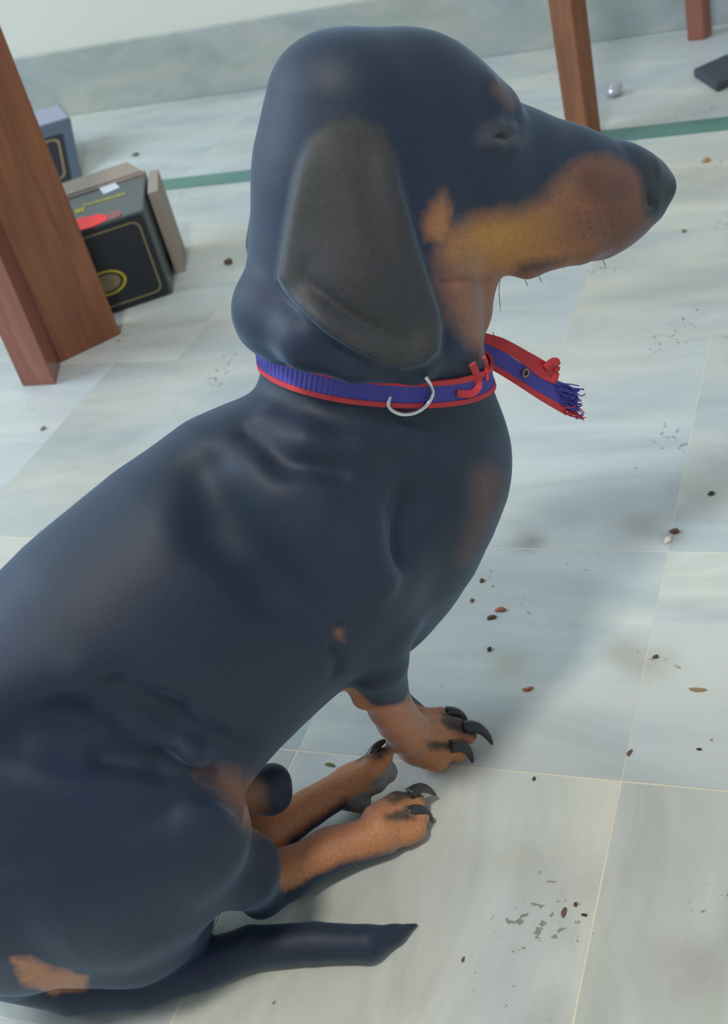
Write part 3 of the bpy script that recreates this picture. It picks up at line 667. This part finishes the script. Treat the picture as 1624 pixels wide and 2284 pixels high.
for _ in range(6):
    r0 = np.maximum(r0, (np.roll(r0, 1)+np.roll(r0, -1))/2); r1 = np.maximum(r1, (np.roll(r1, 1)+np.roll(r1, -1))/2)
def cpt(i, v, off):       # v in metres along the neck axis, -0.0095..0.0095
    i %= NS; d = ring[i][0]; k = min(max(-v/0.0085, -0.3), 1.15); return cen+nrm*v+d*(r0[i]*(1-k)+r1[i]*k+off)
def band(name, cols, m, closed, parent, th, rib=0.0):   # cols: function (i)->list of (point_outer, point_inner)
    V = []; Fc = []; n = len(cols); w = len(cols[0])
    for c_ in cols:
        for po, pi in c_: V.append(po)
        for po, pi in c_: V.append(pi)
    st = 2*w
    for i in range(n if closed else n-1):
        a = i*st; b_ = ((i+1) % n)*st
        for k in range(w-1):
            Fc.append((a+k, a+k+1, b_+k+1, b_+k)); Fc.append((a+w+k+1, a+w+k, b_+w+k, b_+w+k+1))
        Fc.append((a, b_, b_+w, a+w)); Fc.append((a+w-1, a+2*w-1, b_+2*w-1, b_+w-1))
    if not closed:
        for a in (0, (n-1)*st): Fc.append(tuple(a+k for k in range(w))+tuple(a+w+k for k in range(w))[::-1])
    me = mesh(name, V, Fc); bm = bmesh.new(); bm.from_mesh(me); bmesh.ops.recalc_face_normals(bm, faces=bm.faces); bm.to_mesh(me); bm.free()
    return link(name, me, m, parent)
tco = empty('dog_collar', tuple(cen), 'purple webbing collar with red edges and a frayed loose end, around the dog\'s neck', 'collar')
def ringcols(vs, o, th): return [[(cpt(i, v, o+th), cpt(i, v, o)) for v in vs] for i in range(NS)]
fine = []
for i in range(NS*3):
    a, b_, u = i//3, i//3+1, (i % 3)/3
    o = 0.0022+(0.0004 if i % 3 == 0 else 0)
    fine.append([(cpt(a, v, o)*(1-u)+cpt(b_, v, o)*u, cpt(a, v, 0.0002)*(1-u)+cpt(b_, v, 0.0002)*u) for v in (-0.0062, 0, 0.0062)])
band('webbing', fine, M_PUR, True, tco, 0.002)['label'] = 'purple ribbed webbing'
band('edging', ringcols((-0.0095, -0.0085, -0.0066, -0.0060), 0.0002, 0.0028), M_REDW, True, tco, 0)['label'] = 'red lower edging'
band('edging', ringcols((0.0060, 0.0066, 0.0085, 0.0095), 0.0002, 0.0028), M_REDW, True, tco, 0)['label'] = 'red upper edging'
# d ring
P = spline([surf(x, y, o) for x, y, o in ((944, 834, .003), (949, 842, .005), (953, 852, .006), (954, 872, .006), (943, 896, .006), (920, 914, .006), (893, 919, .006), (872, 912, .006), (862, 900, .005), (868, 880, .002))], 40)
link('d_ring', tube_mesh('d_ring', P, [0.0015]*40, 12), M_STEEL, tco, True)['label'] = 'silver metal ring'
# keeper loops
def flatband(name, px, off, hw, m, th=0.0016, parent=tco):
    C = spline([surf(x, y, off) for x, y in px], 24); cols = []
    for i, p in enumerate(C):
        t_ = C[min(i+1, 23)]-C[max(i-1, 0)]; t_ /= np.linalg.norm(t_); g = -FW; s_ = np.cross(t_, g); s_ /= np.linalg.norm(s_); g = np.cross(s_, t_)
        cols.append([(p+s_*v+g*th*0.5*(1-abs(v)/hw*0.5), p+s_*v-g*th*0.5*(1-abs(v)/hw*0.5)) for v in (-hw, -hw*0.5, 0, hw*0.5, hw)])
    return band(name, cols, m, False, parent, th)
flatband('keeper_loop', [(1066, 792), (1071, 812), (1071, 848)], 0.0048, 0.0016, M_REDW)['label'] = 'thin red stitched loop'
flatband('keeper_loop', [(1040, 806), (1050, 835), (1052, 862), (1036, 876), (1008, 874)], 0.0052, 0.0026, M_REDW)['label'] = 'red stitched loop'
def ribbon(name, top, bot, lat, m, th=0.0018, n=30, wob_=0.0):
    A_ = spline([pl(x, y, l) for (x, y), l in zip(top, lat)], n); B_ = spline([pl(x, y, l) for (x, y), l in zip(bot, lat)], n); cols = []
    for i in range(n):
        t_ = A_[min(i+1, n-1)]-A_[max(i-1, 0)]; g = np.cross(t_, B_[i]-A_[i]); g /= np.linalg.norm(g); g = g if g @ FW < 0 else -g
        cols.append([(A_[i]*(1-u)+B_[i]*u+g*th/2+g*wob_*math.sin(i*0.9+u*3), A_[i]*(1-u)+B_[i]*u-g*th/2+g*wob_*math.sin(i*0.9+u*3)) for u in (0, 0.25, 0.5, 0.75, 1)])
    return band(name, cols, m, False, tco, th)
LT = [0.0, -0.006, -0.010, -0.014, -0.016]
T0 = [(1080, 742), (1130, 758), (1185, 788), (1225, 812), (1246, 832)]; T1 = [(1076, 762), (1125, 785), (1170, 815), (1205, 842), (1240, 856)]
T2 = [(1074, 800), (1118, 822), (1165, 852), (1215, 882), (1262, 908)]; T3 = [(1074, 812), (1113, 834), (1158, 862), (1210, 896), (1262, 926)]
T1b = [(1076, 762), (1125, 785), (1170, 815), (1215, 838), (1268, 858)]
le = ribbon('loose_end', T1b, T2, LT, M_PUR); le['label'] = 'purple loose strap end'
def sub(o): o.parent = le; return o
sub(ribbon('edging', T0, T1, LT, M_REDW, 0.0026, 30, 0.0006)); sub(ribbon('edging', T2, T3, LT, M_REDW, 0.0024, 30, 0.0003))
q = [pl(x, y, -0.017) for x, y in ((1215, 822), (1232, 808), (1244, 814), (1240, 830))]; sub(link('torn_edging', tube_mesh('torn', spline(q, 10), [0.004]*6+[0.003]*3+[0.001], 8, 0.5), M_REDW, None, True))
# eyelet
pe = pl(1172, 832, -0.0115); th_ = [2*math.pi*i/20 for i in range(21)]; gE = (pl(1240, 870, -0.014)-pl(1100, 795, -0.004)); gE /= np.linalg.norm(gE); hE = np.cross(gE, FW); hE /= np.linalg.norm(hE)
sub(link('eyelet', tube_mesh('eyelet', [pe-FW*0.0012+gE*0.0026*math.cos(a)+hE*0.0030*math.sin(a) for a in th_], [0.0010]*21, 8, side=FW), M_BRASS, None, True))['label'] = 'small brass eyelet'
rt = random.Random(7); bmV = []; bmF = []
def threads(name, n, base, tip, spread, rr, m):
    V = []; Fc = []
    for _ in range(n):
        u = rt.random(); b0 = np.array(base[0])*(1-u)+np.array(base[1])*u; t0 = np.array(tip[0])*(1-u)+np.array(tip[1])*u
        t0 = t0+np.array([rt.gauss(0, spread), rt.gauss(0, spread)]); mid = (b0+t0)/2+np.array([rt.gauss(0, spread*.7), rt.gauss(0, spread*.7)])
        curl = t0+np.array([rt.gauss(0, 5), rt.gauss(0, 5)])
        lt = -0.016+rt.gauss(0, 0.0015); pp = spline([pl(*b0, lt), pl(*mid, lt+rt.gauss(0, .0012)), pl(*t0, lt+rt.gauss(0, .002)), pl(*curl, lt+rt.gauss(0, .002))], 8)
        tm = tube_mesh('t', pp, [rr]*7+[rr*.5], 5); k = len(V); V += [tuple(v.co) for v in tm.vertices]; Fc += [tuple(k+i for i in p.vertices) for p in tm.polygons]
        bpy.data.meshes.remove(tm)
    return sub(link(name, mesh(name, V, Fc), m))
o = threads('frayed_threads', 90, ((1240, 850), (1255, 905)), ((1282, 868), (1288, 918)), 6, 0.00050, M_PUR); o['kind'] = 'stuff'
o = threads('frayed_threads', 16, ((1250, 910), (1262, 924)), ((1288, 922), (1296, 932)), 4, 0.00045, M_REDW); o['kind'] = 'stuff'; o['label'] = 'red frayed threads'

# ---------------------------------------------------------------- small things on the floor
def lump(name, px, py, lpx, wpx, ang, col, label, cat, seed, group=None, hgt=0.5, rough=0.7):
    c_ = fl(px, py); z_ = depth(c_); L = lpx*z_/F/2; Wd = wpx*z_/F/2*1.5
    a = math.radians(ang); d1 = fl(px+30*math.cos(a), py+30*math.sin(a))-c_; d1 /= np.linalg.norm(d1); d2 = np.cross((0, 0, 1.0), d1)
    bm = bmesh.new(); bmesh.ops.create_icosphere(bm, subdivisions=3, radius=1.0); rg = np.random.RandomState(seed); K = rg.normal(size=(6, 3))*2.2; ph = rg.uniform(0, 6, 6)
    bend = rg.uniform(-0.5, 0.5)
    for v in bm.verts:
        p = np.array(v.co); f_ = 1+0.13*np.sin(K @ p+ph).sum()/1.6; x, y, z = p*f_
        h_ = Wd*hgt; w = c_+d1*x*L+d2*(y*Wd+bend*x*x*L*0.6)+np.array([0, 0, max(z*h_+h_*0.8, 0.0)]); v.co = w-c_
    me = bpy.data.meshes.new(name); bm.to_mesh(me); bm.free()
    o = link(name, me, mat(name+'_matter', col, rough), None, True); o.location = c_; return tag(o, label, cat, group)
BR_, OR_, DK_, TN_ = (0.11, 0.05, 0.03), (0.36, 0.12, 0.05), (0.035, 0.028, 0.025), (0.33, 0.21, 0.10)
CR = [
 (1075, 1296, 14, 7, 80, BR_, 'tiny brown crumb beside the dog\'s chest, topmost of the crumbs in its shadow'),
 (1053, 1340, 14, 6, 100, (0.2, 0.10, 0.06), 'tiny pale brown crumb closest to the dog\'s chest in its shadow'),
 (1117, 1361, 22, 10, -5, OR_, 'orange-red crumb right of the dog\'s chest, brightest of the crumbs'),
 (1097, 1379, 22, 9, -15, BR_, 'dark brown curled crumb just below the orange-red crumb'),
 (1092, 1450, 10, 9, 0, DK_, 'round dark speck between the dog\'s chest and front paw'),
 (1178, 1539, 24, 7, -20, OR_, 'slim orange crumb alone on the tile above the front paw claws'),
 (1557, 1540, 36, 7, 2, TN_, 'long tan sliver lying near the right edge of the picture'),
 (1463, 1466, 10, 9, 60, BR_, 'small reddish brown speck beside the tile joint right of the front paw'),
 (1586, 1102, 16, 8, -35, DK_, 'dark speck near the right edge, above all other specks on the right'),
 (1503, 1188, 15, 13, 70, BR_, 'brown lump at the chipped tile corner right of the chest'),
 (1404, 1680, 22, 6, -60, (0.15, 0.08, 0.07), 'purplish brown sliver on the tile joint right of the claws'),
 (1560, 1672, 12, 5, 0, DK_, 'small dark flat speck near the right edge below the tan sliver'),
 (1258, 2036, 26, 7, -80, (0.16, 0.08, 0.07), 'long reddish brown sliver left of the cream tile joint at the bottom'),
 (1284, 2018, 12, 6, 80, BR_, 'small brown speck between the long sliver and the cream tile joint'),
 (1304, 2041, 13, 5, 10, DK_, 'black speck touching the cream tile joint at the bottom'),
 (1033, 2141, 14, 5, -70, (0.16, 0.08, 0.07), 'tiny brown sliver on the tile right of the tail tip'),
 (1192, 1738, 8, 7, 0, BR_, 'tiny brown speck just below the cream joint right of the claws'),
 (738, 1707, 26, 6, 20, (0.16, 0.13, 0.03), 'olive curled bit under the belly between front and hind paws'),
 (432, 2204, 20, 7, -10, (0.13, 0.08, 0.05), 'brown crumb tucked against the underside of the tail'),
 (509, 588, 20, 14, 70, (0.10, 0.06, 0.035), 'dark brown bug-like scrap on the floor behind the dog\'s nape'),
 (1575, 360, 20, 10, -20, (0.40, 0.24, 0.09), 'tan crumb on the floor right of the dog\'s nose'),
 (1526, 517, 10, 8, 0, (0.22, 0.16, 0.06), 'small olive-brown speck on the floor just below the dog\'s nose'),
 (303, 347, 14, 9, 0, (0.16, 0.13, 0.09), 'greyish brown speck on the floor behind the brown cardboard'),
 (480, 187, 14, 9, 0, (0.12, 0.11, 0.10), 'dark grey speck by the marble skirting left of the dog\'s head'),
 (97, 957, 16, 8, 110, (0.20, 0.19, 0.19), 'grey speck on the pale floor below the wooden leg'),
]
for k, (x, y, l, w, a, col, lab) in enumerate(CR): lump('crumb', x, y, l, w, a, col, lab, 'crumb', k+3, 'crumbs scattered on the marble floor')
lump('grout_chip', 1490, 1205, 26, 9, -75, (0.66, 0.63, 0.55), 'cream chip of grout standing up at the tile corner right of the chest', 'chip', 60, None, 0.3)
o = lump('foil_ball', 1371, 214, 38, 22, -10, (0.62, 0.62, 0.70), 'small shiny crumpled silver wrapper ball on the floor right of the slim wooden leg', 'foil ball', 71, None, 0.9, 0.18)
o.data.materials[0].node_tree.nodes['Principled BSDF'].inputs['Metallic'].default_value = 0.7
Pp = [fl(1547, 172)[:2], fl(1600, 207)[:2]]; dv = fl(1680, 170)[:2]-Pp[1]; P = [Pp[0], Pp[1], Pp[1]+dv, Pp[0]+dv]
o = link('floor_pad', prism_mesh('floor_pad', P, 0.0, 0.016, 0.004, None, 3), mat('slate_rubber', (0.045, 0.058, 0.075), 0.6))
tag(o, 'dark slate-blue flat slab lying on the floor at the right edge, above the green strip', 'pad')
